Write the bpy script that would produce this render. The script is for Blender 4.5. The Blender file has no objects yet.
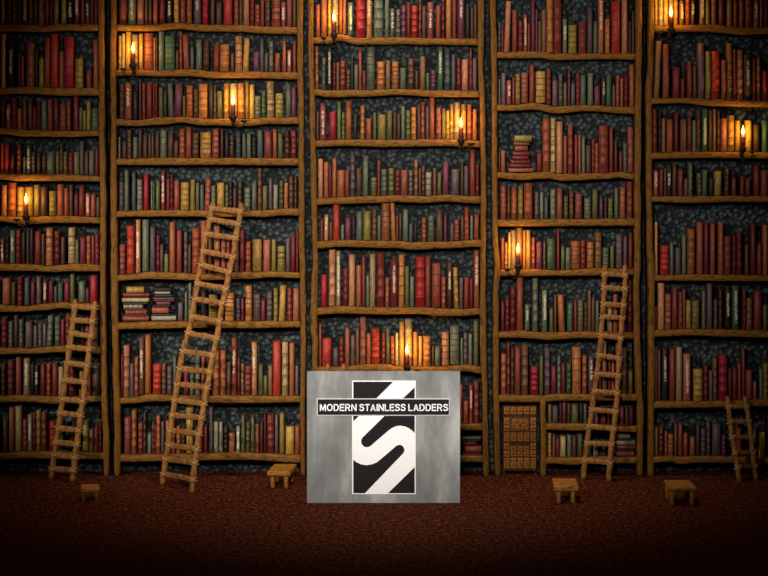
import bpy, math, random
from mathutils import Vector
R = random.Random(11)
scn = bpy.context.scene
COL = scn.collection
PI = math.pi

# ---------------------------------------------------------------- placing
# bookcase fronts stand in the plane y = 0 (1 cm per pixel of the 768x576 frame), camera 20 m in front
DIST, HZ, FL = 20.0, 130.0, 476.0
CAMZ = (FL - HZ) / 100.0
def W(px, py, d=0.0):
    """point seen at px,py that stands d metres in front of the bookcase fronts"""
    k = (DIST - d) / DIST / 100.0
    return Vector(((px - 384) * k, -d, CAMZ - (py - HZ) * k))
def floor_d(py):
    return DIST - DIST * (FL - HZ) / (py - HZ)

# ---------------------------------------------------------------- materials
def lin(c):
    return tuple(((v / 255) / 12.92 if v / 255 <= 0.04045 else ((v / 255 + 0.055) / 1.055) ** 2.4) for v in c)
def new_mat(name):
    m = bpy.data.materials.new(name); m.use_nodes = True
    nt = m.node_tree
    for n in list(nt.nodes): nt.nodes.remove(n)
    out = nt.nodes.new('ShaderNodeOutputMaterial')
    b = nt.nodes.new('ShaderNodeBsdfPrincipled')
    nt.links.new(b.outputs[0], out.inputs[0])
    return m, nt, b
def noise(nt, scale, detail=3, vec=None, rough=0.55):
    n = nt.nodes.new('ShaderNodeTexNoise')
    n.inputs['Scale'].default_value = scale; n.inputs['Detail'].default_value = detail
    n.inputs['Roughness'].default_value = rough
    if vec: nt.links.new(vec, n.inputs['Vector'])
    return n
def objco(nt, sc=(1, 1, 1)):
    t = nt.nodes.new('ShaderNodeTexCoord'); mp = nt.nodes.new('ShaderNodeMapping')
    mp.inputs['Scale'].default_value = sc
    nt.links.new(t.outputs['Object'], mp.inputs[0])
    return mp.outputs[0]
def ramp(nt, src, stops):
    r = nt.nodes.new('ShaderNodeValToRGB')
    e = r.color_ramp.elements
    while len(e) < len(stops): e.new(0.5)
    for k, (p, c) in enumerate(stops):
        e[k].position = p; e[k].color = (*c, 1)
    nt.links.new(src, r.inputs[0])
    return r
def bump(nt, b, src, strength, dist):
    n = nt.nodes.new('ShaderNodeBump'); n.inputs['Strength'].default_value = strength
    n.inputs['Distance'].default_value = dist
    nt.links.new(src, n.inputs['Height']); nt.links.new(n.outputs[0], b.inputs['Normal'])
def wood(name, a, c, sc, rough=0.6):
    m, nt, b = new_mat(name)
    v = objco(nt, sc)
    n = noise(nt, 6, 6, v, 0.65)
    r = ramp(nt, n.outputs['Fac'], [(0.32, lin([x * .45 for x in a])), (0.44, lin(a)), (0.58, lin(c)), (0.72, lin([x * .7 for x in a]))])
    nt.links.new(r.outputs[0], b.inputs['Base Color'])
    b.inputs['Roughness'].default_value = rough
    b.inputs['Specular IOR Level'].default_value = 0.1
    bump(nt, b, n.outputs['Fac'], 0.6, 0.012)
    return m
def plain(name, col, rough=0.6, metal=0.0, spec=0.3, var=0.25, sc=30):
    m, nt, b = new_mat(name)
    n = noise(nt, sc, 3, objco(nt))
    r = ramp(nt, n.outputs['Fac'], [(0.3, lin([x * (1 - var) for x in col])), (0.7, lin([min(255, x * (1 + var * .6)) for x in col]))])
    nt.links.new(r.outputs[0], b.inputs['Base Color'])
    b.inputs['Roughness'].default_value = rough; b.inputs['Metallic'].default_value = metal
    b.inputs['Specular IOR Level'].default_value = spec
    return m

SHELF_W = wood('shelf_wood', (88, 55, 17), (116, 77, 27), (2.2, 4, 9))
POST_W = wood('post_wood', (80, 50, 15), (104, 69, 23), (9, 4, 1.6))
LAD_W = wood('ladder_wood', (100, 64, 30), (134, 90, 46), (8, 8, 2.5))
STOOL_W = wood('stool_wood', (122, 78, 30), (152, 102, 44), (3, 9, 9))
CAB_W = wood('cabinet_wood', (98, 60, 24), (158, 102, 48), (9, 4, 9))
CAB_M = wood('cabinet_mid_wood', (78, 46, 20), (130, 82, 38), (9, 4, 9))
CAB_D = wood('cabinet_dark_wood', (52, 30, 14), (74, 44, 20), (6, 4, 6))
ROPE = plain('lashing_cord', (168, 130, 78), 0.9, var=.3, sc=80)
IRON = plain('dark_iron', (34, 20, 14), 0.6, 0.4, var=.3)
WAX = plain('red_wax', (84, 24, 14), 0.6, var=.15)
WICK = plain('wick_black', (20, 14, 10), 0.9)
PAGES = plain('old_paper', (92, 72, 48), 0.95, var=.3, sc=60)
GILT = plain('pale_lettering', (222, 206, 176), 0.7, var=.15)
BAND = plain('dark_banding', (70, 28, 16), 0.7, var=.2)

def flame_mat():
    m, nt, b = new_mat('candle_flame')
    nt.nodes.remove(b)
    e = nt.nodes.new('ShaderNodeEmission')
    e.inputs[0].default_value = (1, .74, .27, 1); e.inputs[1].default_value = 1.5
    tr = nt.nodes.new('ShaderNodeBsdfTransparent'); ad = nt.nodes.new('ShaderNodeAddShader')
    nt.links.new(e.outputs[0], ad.inputs[0]); nt.links.new(tr.outputs[0], ad.inputs[1])
    nt.links.new(ad.outputs[0], [n for n in nt.nodes if n.type == 'OUTPUT_MATERIAL'][0].inputs[0])
    return m
FLAME = flame_mat()

COLS = {  # cloth and leather colours; golden yellow beside candles has their glow painted in
 'r': ((190, 28, 22), 'bright red'), 'R': ((126, 30, 24), 'dark red'), 'm': ((134, 30, 38), 'crimson'),
 'M': ((122, 46, 74), 'magenta'), 'p': ((170, 80, 58), 'rose'), 'o': ((196, 110, 44), 'orange'),
 'O': ((166, 72, 40), 'rust red'), 's': ((208, 126, 78), 'salmon'), 't': ((186, 150, 96), 'tan'),
 'y': ((150, 124, 42), 'mustard yellow'), 'Y': ((196, 140, 50), 'golden yellow'), 'g': ((104, 110, 84), 'grey green'),
 'G': ((62, 104, 62), 'green'), 'l': ((102, 98, 46), 'olive'), 'b': ((76, 82, 80), 'blue grey'),
 'v': ((104, 78, 78), 'mauve'), 'k': ((42, 28, 24), 'black'), 'w': ((92, 54, 32), 'dark brown'),
 'B': ((136, 86, 48), 'brown'), 'c': ((156, 144, 116), 'grey cream')}
BM = {}
for code, (c, nm) in COLS.items():
    gm = sum(c) / 3; c = tuple((v * .9 + gm * .1) * .71 for v in c)
    m, nt, b = new_mat('book_cloth_' + nm.replace(' ', '_'))
    at = nt.nodes.new('ShaderNodeAttribute'); at.attribute_name = 'tint'
    n = noise(nt, 1.0, 5, objco(nt, (60, 60, 14)), .65)
    rr = ramp(nt, n.outputs['Fac'], [(0.3, lin([x * .62 for x in c])), (0.5, lin(c)), (0.72, lin([min(255, x * 1.22) for x in c]))])
    hs = nt.nodes.new('ShaderNodeHueSaturation')
    nt.links.new(rr.outputs[0], hs.inputs['Color'])
    mr = nt.nodes.new('ShaderNodeMapRange'); mr.inputs['To Min'].default_value = .75; mr.inputs['To Max'].default_value = 1.3
    nt.links.new(at.outputs['Fac'], mr.inputs['Value']); nt.links.new(mr.outputs[0], hs.inputs['Value'])
    mh = nt.nodes.new('ShaderNodeMapRange'); mh.inputs['To Min'].default_value = .49; mh.inputs['To Max'].default_value = .51
    nt.links.new(at.outputs['Fac'], mh.inputs['Value']); nt.links.new(mh.outputs[0], hs.inputs['Hue'])
    nt.links.new(hs.outputs[0], b.inputs['Base Color'])
    b.inputs['Roughness'].default_value = .55; b.inputs['Specular IOR Level'].default_value = .3
    bump(nt, b, n.outputs['Fac'], .4, .003)
    BM[code] = m

# ---------------------------------------------------------------- mesh helper
class MB:
    def __init__(s): s.v = []; s.f = []; s.mi = []; s.mats = []; s.tint = []; s.sm = []
    def slot(s, m):
        if m not in s.mats: s.mats.append(m)
        return s.mats.index(m)
    def add(s, verts, faces, mat, tint=.5, smooth=True):
        b = len(s.v); k = s.slot(mat)
        s.v += [tuple(q) for q in verts]
        for f in faces: s.f.append(tuple(b + i for i in f)); s.mi.append(k); s.tint.append(tint); s.sm.append(smooth)
    def loft(s, rings, mat, cap=True, smooth=True, tint=.5):
        n = len(rings[0]); vs = [p for r in rings for p in r]; fs = []
        for a in range(len(rings) - 1):
            for i in range(n):
                j = (i + 1) % n
                fs.append((a * n + i, a * n + j, (a + 1) * n + j, (a + 1) * n + i))
        if cap:
            fs.append(tuple(range(n - 1, -1, -1))); o = (len(rings) - 1) * n; fs.append(tuple(range(o, o + n)))
        s.add(vs, fs, mat, tint, smooth)
    def box(s, a, b, mat, bev=0.0, tint=.5):
        x0, y0, z0 = a; x1, y1, z1 = b
        e = min(bev, (x1 - x0) * .45, (z1 - z0) * .45)
        def ring(y, q): return [(x0 + q, y, z0 + q), (x1 - q, y, z0 + q), (x1 - q, y, z1 - q), (x0 + q, y, z1 - q)]
        rs = [ring(y1, 0), ring(y0 + e, 0), ring(y0, e)] if e else [ring(y1, 0), ring(y0, 0)]
        s.loft(rs, mat, smooth=False, tint=tint)
    def tube(s, pts, rad, mat, n=8, smooth=True):
        rings = []
        for i, p in enumerate(pts):
            p = Vector(p); a = Vector(pts[max(0, i - 1)]); b = Vector(pts[min(len(pts) - 1, i + 1)])
            t = (b - a).normalized(); u = t.cross(Vector((0, 1, 0)))
            if u.length < .1: u = t.cross(Vector((1, 0, 0)))
            u.normalize(); w = t.cross(u)
            r = rad[i] if isinstance(rad, (list, tuple)) else rad
            rings.append([p + (u * math.cos(2 * PI * k / n) + w * math.sin(2 * PI * k / n)) * r for k in range(n)])
        s.loft(rings, mat, smooth=smooth)
    def lathe(s, c, prof, mat, n=14):
        s.loft([[(c[0] + r * math.cos(2 * PI * k / n), c[1] + r * math.sin(2 * PI * k / n), c[2] + z) for k in range(n)] for r, z in prof], mat)
    def build(s, name, parent=None, origin=None):
        o0 = Vector(origin) if origin is not None else Vector((0, 0, 0))
        me = bpy.data.meshes.new(name)
        me.from_pydata([tuple(Vector(v) - o0) for v in s.v], [], s.f)
        for m in s.mats: me.materials.append(m)
        me.polygons.foreach_set('material_index', s.mi); me.polygons.foreach_set('use_smooth', s.sm)
        at = me.attributes.new('tint', 'FLOAT', 'FACE'); at.data.foreach_set('value', s.tint)
        me.validate(); me.update()
        o = bpy.data.objects.new(name, me); COL.objects.link(o)
        if parent is not None:
            o.parent = parent
            o.location = o0 - parent.location
        else: o.location = o0
        return o
def thing(name, label, cat, loc, group=None):
    o = bpy.data.objects.new(name, None); COL.objects.link(o); o.location = loc
    o.empty_display_size = .05
    return tag(o, label, cat, group)
def tag(o, label, cat, group=None, kind=None):
    o['label'] = label; o['category'] = cat
    if group: o['group'] = group
    if kind: o['kind'] = kind
    return o

# ---------------------------------------------------------------- wavy planks
def interp(pts, t):
    """piecewise cosine through [(t, value...)]"""
    if t <= pts[0][0]: return pts[0][1]
    for (a, va), (b, vb) in zip(pts, pts[1:]):
        if t <= b:
            k = (t - a) / (b - a); k = (1 - math.cos(PI * k)) / 2
            return va + (vb - va) * k
    return pts[-1][1]
def wob(seed):
    r = random.Random(seed); a = [(r.uniform(2, 9), r.uniform(0, 7), r.uniform(.1, .5)) for _ in range(5)]
    return lambda t: sum(w * math.sin(f * t + p) for f, p, w in a)
def plank(path, mat, y0, y1, name, parent, seed, roundend=False, jit=.0026):
    """path = [(centre Vector(x,z), half width)] ; board from y0 (front) to y1"""
    mb = MB(); w1, w2, w3 = wob(seed), wob(seed + 991), wob(seed + 77); rings = []; s = 0
    N = len(path)
    for i, (c, h) in enumerate(path):
        a = path[max(0, i - 1)][0]; b = path[min(N - 1, i + 1)][0]
        if i: s += (c - path[i - 1][0]).length
        t = (b - a).normalized(); n = Vector((-t[1], t[0]))
        hu, hl = h + w1(s * 2.4) * jit, h + w2(s * 2.4) * jit
        if roundend:
            dd = sum((path[k + 1][0] - path[k][0]).length for k in range(i, N - 1))
            if dd < h: q = max(.15, math.sqrt(max(0, 1 - ((h - dd) / h) ** 2))); hu *= q; hl *= q
        fy = y0 + w3(s * 2) * .0025
        prof = [(1, y1), (1, fy + .014), (.82, fy + .004), (.3, fy), (-.3, fy), (-.82, fy + .004), (-1, fy + .014), (-1, y1)]
        rings.append([(c[0] + n[0] * u * (hu if u > 0 else hl), y, c[1] + n[1] * u * (hu if u > 0 else hl)) for u, y in prof])
    mb.loft(rings, mat)
    return mb.build(name, parent, origin=(path[0][0][0], y0, path[0][0][1]))

# bookcases: posts [(py, left px, right px)], shelves [(px, top, bottom)...]
P = lambda *a: [(a[i], a[i + 1], a[i + 2]) for i in range(0, len(a), 3)]
post = {
 '1L': P(-60, -72, -66, 200, -70, -64, 476, -72, -66),
 '1R': P(-60, 98, 104, 40, 98, 104, 110, 98.5, 104.5, 200, 100, 106, 300, 100, 105.5, 340, 100, 106, 400, 101, 107, 440, 103, 109, 476, 103.5, 109),
 '2L': P(-60, 110, 116, 20, 110.5, 116, 45, 109.5, 115.5, 120, 110.5, 116, 230, 110.5, 117, 300, 111, 118, 370, 112.5, 118.5, 400, 113.5, 120, 440, 114, 120.5, 476, 114, 120),
 '2R': P(-60, 297, 303, 50, 297, 303, 130, 298.5, 304, 200, 298.5, 304.5, 240, 298.5, 304.5, 270, 300, 305.5, 300, 300, 306, 340, 300.5, 306, 400, 300, 305, 476, 300.5, 305.3),
 '3L': P(-60, 308, 313, 40, 308, 313.5, 110, 309.5, 315, 180, 310.5, 316.5, 240, 312, 317.5, 262, 313, 318.5, 290, 311, 317.5, 320, 310, 317, 345, 312, 318, 400, 312, 318, 476, 312, 318),
 '3R': P(-60, 478, 484, 25, 478, 484.5, 60, 478, 483.5, 110, 480, 485.5, 180, 481, 486.5, 260, 480.5, 486, 340, 480, 486.5, 400, 482.5, 487.8, 476, 483, 489),
 '4L': P(-60, 490, 496, 10, 490, 496, 40, 491, 497, 100, 492, 497.5, 200, 492, 497.5, 240, 492.5, 498, 268, 494.5, 500.3, 300, 493, 499, 370, 493, 499, 440, 494, 500, 476, 495, 500.5),
 '4R': P(-60, 636.5, 642, 30, 636, 642, 110, 635.5, 641.5, 200, 634.5, 641, 260, 635, 641, 290, 633.5, 639.5, 330, 634, 640.5, 380, 635.5, 642, 410, 637.5, 643.8, 476, 637, 643),
 '5L': P(-60, 648.5, 654, 20, 648.5, 654.3, 60, 648, 653.5, 95, 646, 652, 180, 646.5, 652, 240, 647, 653, 275, 648.5, 655, 340, 648.5, 655, 476, 648, 654),
 '5R': P(-60, 826, 832, 200, 828, 834, 476, 826, 832),
 '4D': P(400, 540.5, 546, 430, 541, 546.5, 476, 540.5, 546.5)}
T = lambda *a: [(a[i], a[i + 1], a[i + 2]) for i in range(0, len(a), 3)]
shelf = {1: [T(-60, 24, 31, 0, 24, 31, 30, 24.5, 31.5, 45, 25.5, 32, 60, 23.5, 30.5, 97, 24.5, 31),
             T(-60, 88, 95, 0, 88, 94, 30, 86.8, 93.5, 55, 87.8, 95.5, 97, 88.5, 95.5),
             T(-60, 128, 136, 0, 128, 134, 30, 130, 136.5, 70, 131, 137, 98, 130, 136),
             T(-60, 173, 180, 0, 173.5, 179.5, 20, 174, 181, 60, 174.5, 181, 98, 175.5, 181.5),
             T(-60, 217, 224, 0, 216.5, 222, 25, 217, 224.5, 60, 216, 223, 98, 217, 223.5),
             T(-60, 264, 271, 0, 264, 271, 25, 264, 271, 50, 266, 272, 75, 264, 271.5, 99, 265, 271.5),
             T(-60, 305, 312, 0, 305, 312, 20, 306.5, 312, 45, 304, 310.5, 60, 302.5, 308.5, 99, 304, 310),
             T(-60, 347, 354, 0, 348, 354.5, 30, 348.5, 354, 60, 346, 352.5, 100, 347, 354),
             T(-60, 396, 403, 0, 396.5, 402.5, 20, 395.5, 402, 60, 397, 404, 100, 396.5, 402),
             T(-60, 452, 460, 0, 453.5, 460, 30, 452, 458.5, 60, 451.5, 459.5, 103, 453, 459.5)],
 2: [T(116, 24, 30.5, 150, 24.5, 31, 178, 22.5, 29, 205, 24.5, 31, 240, 25, 31.5, 270, 26.5, 33.5, 297, 27, 34),
     T(116, 70, 76, 135, 69.5, 75.5, 160, 70.5, 76.5, 190, 69, 76, 215, 71.5, 78, 260, 71.5, 78, 298, 72.5, 79.5),
     T(116, 118.5, 125.5, 135, 120, 126, 160, 117.5, 125, 180, 116.5, 122.5, 205, 118.5, 125.5, 250, 119, 126, 270, 117.5, 124, 298, 117.5, 124),
     T(116, 158.5, 165, 160, 158, 165, 220, 158, 165, 298, 158.5, 165.5),
     T(116, 211, 217, 160, 210, 216.5, 220, 211, 217, 262, 210.5, 217, 285, 209, 215.5, 298, 209, 215.5),
     T(117, 275, 281, 135, 274, 280, 148, 272, 279, 200, 274, 280.5, 245, 272.5, 279, 275, 271.5, 277.5, 300, 272.5, 278.5),
     T(117, 323, 329.5, 150, 322, 329, 190, 321.5, 328, 250, 321.5, 328.5, 300, 321.5, 327.5),
     T(119, 398, 404, 135, 397.5, 403.5, 150, 394.5, 401.5, 180, 396, 402, 240, 396, 403.5, 300, 396.5, 402.5),
     T(120, 455, 462, 180, 454.5, 461.5, 240, 453, 460, 300, 455.5, 463)],
 3: [T(313, 37.5, 43.5, 325, 37, 43.5, 340, 34, 41, 358, 37.8, 44.5, 400, 37.5, 44, 440, 38.5, 44.5, 479, 38.5, 45),
     T(313, 89, 95, 330, 90.5, 97.5, 360, 90, 96.5, 400, 89, 95, 440, 90.5, 97, 479, 90.5, 97),
     T(315, 140.5, 147, 340, 139.5, 146, 400, 140, 147, 440, 139, 146, 480, 141, 147.5),
     T(317, 198.5, 205, 340, 197.5, 204, 375, 196, 203, 400, 195.5, 202, 425, 196.5, 203, 445, 195, 201.5, 481, 196.5, 203.5),
     T(318, 241.5, 248.5, 340, 240.5, 247, 395, 241, 248, 412, 242.5, 250, 440, 242, 248.5, 482, 240, 247),
     T(317, 308, 315, 340, 306.5, 313.5, 380, 308, 314.5, 420, 307.5, 314, 440, 309, 316, 465, 309.5, 316, 481, 308.5, 315),
     T(318, 367, 374, 345, 367, 374, 362, 365, 372, 385, 364.5, 371.5, 400, 367, 373.5, 440, 367, 374, 465, 365, 371.5, 481, 367, 374),
     T(318, 424, 430, 400, 424, 430, 460, 424.5, 430.5, 483, 424, 430.5),
     T(318, 456, 462.5, 400, 456, 462.5, 483, 456, 462.5)],
 4: [T(496, 52, 58, 540, 51.5, 58, 555, 53.5, 60, 600, 53, 59, 636, 53.5, 59.5),
     T(497, 104.5, 111, 510, 105, 111, 534, 103, 109.5, 558, 106.5, 113.5, 585, 105, 111, 636, 107, 114),
     T(497, 172, 178, 520, 173.5, 180, 548, 172, 178.5, 563, 174, 181, 605, 173, 179, 620, 172, 178, 636, 173.5, 180),
     T(497, 219.5, 226.5, 560, 219.5, 226, 600, 219, 226, 636, 218.5, 226),
     T(499, 269.5, 276, 530, 269.5, 276.5, 560, 270.5, 276, 600, 268.5, 275.5, 636, 269, 275.5),
     T(498, 332, 338, 520, 331, 338, 545, 333, 340, 580, 332, 338.5, 636, 332.5, 339),
     T(499, 395, 402, 540, 396, 402.5, 560, 394.5, 401, 600, 394.5, 401, 637, 394.5, 401),
     T(546, 423.5, 430, 575, 424, 431, 600, 425, 431, 637, 426.5, 432.5),
     T(546, 457.5, 464, 575, 458, 465, 600, 457, 463, 637, 457.5, 464)],
 5: [T(653, 25.5, 32, 690, 25, 31.5, 715, 24.5, 32, 745, 27.5, 34.5, 768, 27, 33.5, 830, 27, 34),
     T(652, 98, 104, 680, 97.5, 103, 715, 99, 106, 768, 101, 107, 830, 101, 107),
     T(652, 152.5, 159, 700, 151.5, 158, 730, 152, 158.5, 768, 152.5, 159, 830, 152, 158),
     T(652, 196, 202, 690, 196.5, 203, 730, 196, 202, 768, 196.5, 202.5, 830, 196, 202),
     T(654, 275.5, 281, 700, 274.5, 281, 768, 275.5, 281.5, 830, 275, 281),
     T(654, 330, 337, 690, 329.5, 335.5, 730, 330, 337, 768, 331, 338, 830, 330, 337),
     T(654, 401.5, 408.5, 700, 402, 408, 728, 401, 407.5, 768, 400, 406.5, 830, 400, 406.5),
     T(653, 457, 463, 672, 456, 462, 680, 457.5, 464.5, 700, 456.5, 463, 768, 458, 464, 830, 458, 464)]}
for c in shelf:   # top board of every case, above the frame
    x0 = shelf[c][0][0][0]; x1 = shelf[c][0][-1][0]
    shelf[c].append(T(x0, -58, -51, (x0 + x1) / 2, -56, -49, x1, -58, -51))
CASE_NAME = {1: 'leftmost bookcase', 2: 'second bookcase', 3: 'middle bookcase', 4: 'fourth bookcase', 5: 'rightmost bookcase'}
CLAB = {1: 'leftmost brown wavy-planked bookcase, cut off by the left edge, short ladder against it',
 2: 'second bookcase from left, brown wavy planks, tallest ladder leaning on it',
 3: 'middle bookcase of wavy brown planks, behind the grey metal sign',
 4: 'fourth bookcase from left, with a small drawer cabinet in its lower left bay',
 5: 'rightmost brown bookcase, cut off by the right edge, shortest ladder leaning on it'}
def post_x(key, py):
    L = post[key]; return interp([(a, b) for a, b, _ in L], py), interp([(a, c) for a, _, c in L], py)
def shelf_y(c, k, px):
    L = shelf[c][k]; return interp([(a, b) for a, b, _ in L], px), interp([(a, d) for a, _, d in L], px)
seed = 0
def do_post(key, parent, y1=.245, top=None):
    global seed; seed += 13
    a, b = post[key][0][0], post[key][-1][0]; path = []
    n = int((b - a) / 5)
    for i in range(n + 1):
        py = a + (b - a) * i / n
        l, r = post_x(key, py); q = W((l + r) / 2, py)
        path.append((Vector((q.x, q.z)), (r - l) / 200))
    # round foot on the floor
    for e in (1.5, .8, .3, 0.02):
        pass
    path = path[:-1] + [(Vector((path[-1][0][0], z)), path[-1][1]) for z in (.028, .018, .009, .003, 0.0)]
    plank(path, POST_W, -.006, y1, 'side_panel' if key != '4D' else 'divider', parent, seed, roundend=True)
for c in range(1, 6):
    lx = (post[f'{c}L'][-1][1] - 384) / 100; rx = (post[f'{c}R'][-1][2] - 384) / 100
    root = thing('bookcase', CLAB[c], 'bookcase', ((lx + rx) / 2, 0, 0), 'five wavy wooden bookcases along the stone wall')
    do_post(f'{c}L', root); do_post(f'{c}R', root)
    if c == 4: do_post('4D', root)
    for k in range(len(shelf[c])):
        seed += 7
        my = shelf_y(c, k, (lx + rx) * 50 + 384)[0] + 3
        x0 = post_x(f'{c}L', my)[1] - .6; x1 = post_x(f'{c}R', my)[0] + .6
        if c == 4 and k in (7, 8): x0 = post_x('4D', my)[1] - .6
        n = int((x1 - x0) / 4); path = []
        for i in range(n + 1):
            px = x0 + (x1 - x0) * i / n; t, b = shelf_y(c, k, px); q = W(px, (t + b) / 2)
            path.append((Vector((q.x, q.z)), (b - t) / 200))
        plank(path, SHELF_W, 0.0, .24, 'shelf', root, seed, jit=.0018)

# ---------------------------------------------------------------- setting
def struct(o): o['kind'] = 'structure'; return o
m, nt, b = new_mat('cobble_wall')
v = objco(nt, (1, 0.01, 1))
wn = noise(nt, 3, 2, v); mx = nt.nodes.new('ShaderNodeMix'); mx.data_type = 'VECTOR'; mx.inputs['Factor'].default_value = .06
nt.links.new(v, mx.inputs['A']); nt.links.new(wn.outputs['Color'], mx.inputs['B'])
vo = nt.nodes.new('ShaderNodeTexVoronoi'); vo.feature = 'DISTANCE_TO_EDGE'; vo.inputs['Scale'].default_value = 22
vc = nt.nodes.new('ShaderNodeTexVoronoi'); vc.feature = 'F1'; vc.inputs['Scale'].default_value = 22
for q in (vo, vc): nt.links.new(mx.outputs['Result'], q.inputs['Vector'])
cr = ramp(nt, vc.outputs['Color'], [(0, lin((40, 48, 50))), (.5, lin((55, 64, 66))), (1, lin((72, 78, 77)))])
er = ramp(nt, vc.outputs['Distance'], [(0.32, (1, 1, 1)), (0.72, (0.10, 0.10, 0.10))])
mu = nt.nodes.new('ShaderNodeMix'); mu.data_type = 'RGBA'; mu.blend_type = 'MULTIPLY'; mu.inputs['Factor'].default_value = 1
nt.links.new(cr.outputs[0], mu.inputs['A']); nt.links.new(er.outputs[0], mu.inputs['B'])
nt.links.new(mu.outputs['Result'], b.inputs['Base Color'])
b.inputs['Roughness'].default_value = .75; b.inputs['Specular IOR Level'].default_value = .25
dr = ramp(nt, vc.outputs['Distance'], [(.05, (1, 1, 1)), (.3, (.85, .85, .85)), (.5, (.5, .5, .5)), (.7, (0, 0, 0))])
bump(nt, b, dr.outputs[0], 1.0, .03)
COBBLE = m
m, nt, b = new_mat('carpet')
v = objco(nt, (1, .55, 1))
n1 = noise(nt, 30, 4, v, .8); n2 = noise(nt, 14, 2, v)
cr = ramp(nt, n1.outputs['Fac'], [(.38, lin((20, 7, 4))), (.5, lin((70, 30, 16))), (.64, lin((122, 65, 36)))])
c2 = ramp(nt, n2.outputs['Fac'], [(.35, (.7, .55, .5)), (.65, (1, 1, 1))])
mu = nt.nodes.new('ShaderNodeMix'); mu.data_type = 'RGBA'; mu.blend_type = 'MULTIPLY'; mu.inputs['Factor'].default_value = 1
nt.links.new(cr.outputs[0], mu.inputs['A']); nt.links.new(c2.outputs[0], mu.inputs['B'])
nt.links.new(mu.outputs['Result'], b.inputs['Base Color']); b.inputs['Roughness'].default_value = 1
b.inputs['Specular IOR Level'].default_value = .05
bump(nt, b, n1.outputs['Fac'], 1, .03)
CARPET = m
mb = MB(); mb.add([(-6, .29, 0), (6, .29, 0), (6, .29, 5.6), (-6, .29, 5.6), (-6, .45, 0), (6, .45, 0), (6, .45, 5.6), (-6, .45, 5.6)],
                  [(0, 1, 2, 3), (5, 4, 7, 6), (3, 2, 6, 7), (4, 0, 3, 7), (1, 5, 6, 2), (4, 5, 1, 0)], COBBLE, smooth=False)
struct(mb.build('wall_back'))
mb = MB(); mb.add([(-6, -8, 0), (6, -8, 0), (6, .45, 0), (-6, .45, 0), (-6, -8, -.1), (6, -8, -.1), (6, .45, -.1), (-6, .45, -.1)],
                  [(0, 1, 2, 3), (7, 6, 5, 4), (0, 4, 5, 1), (1, 5, 6, 2), (2, 6, 7, 3), (3, 7, 4, 0)], CARPET, smooth=False)
struct(mb.build('floor'))

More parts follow.
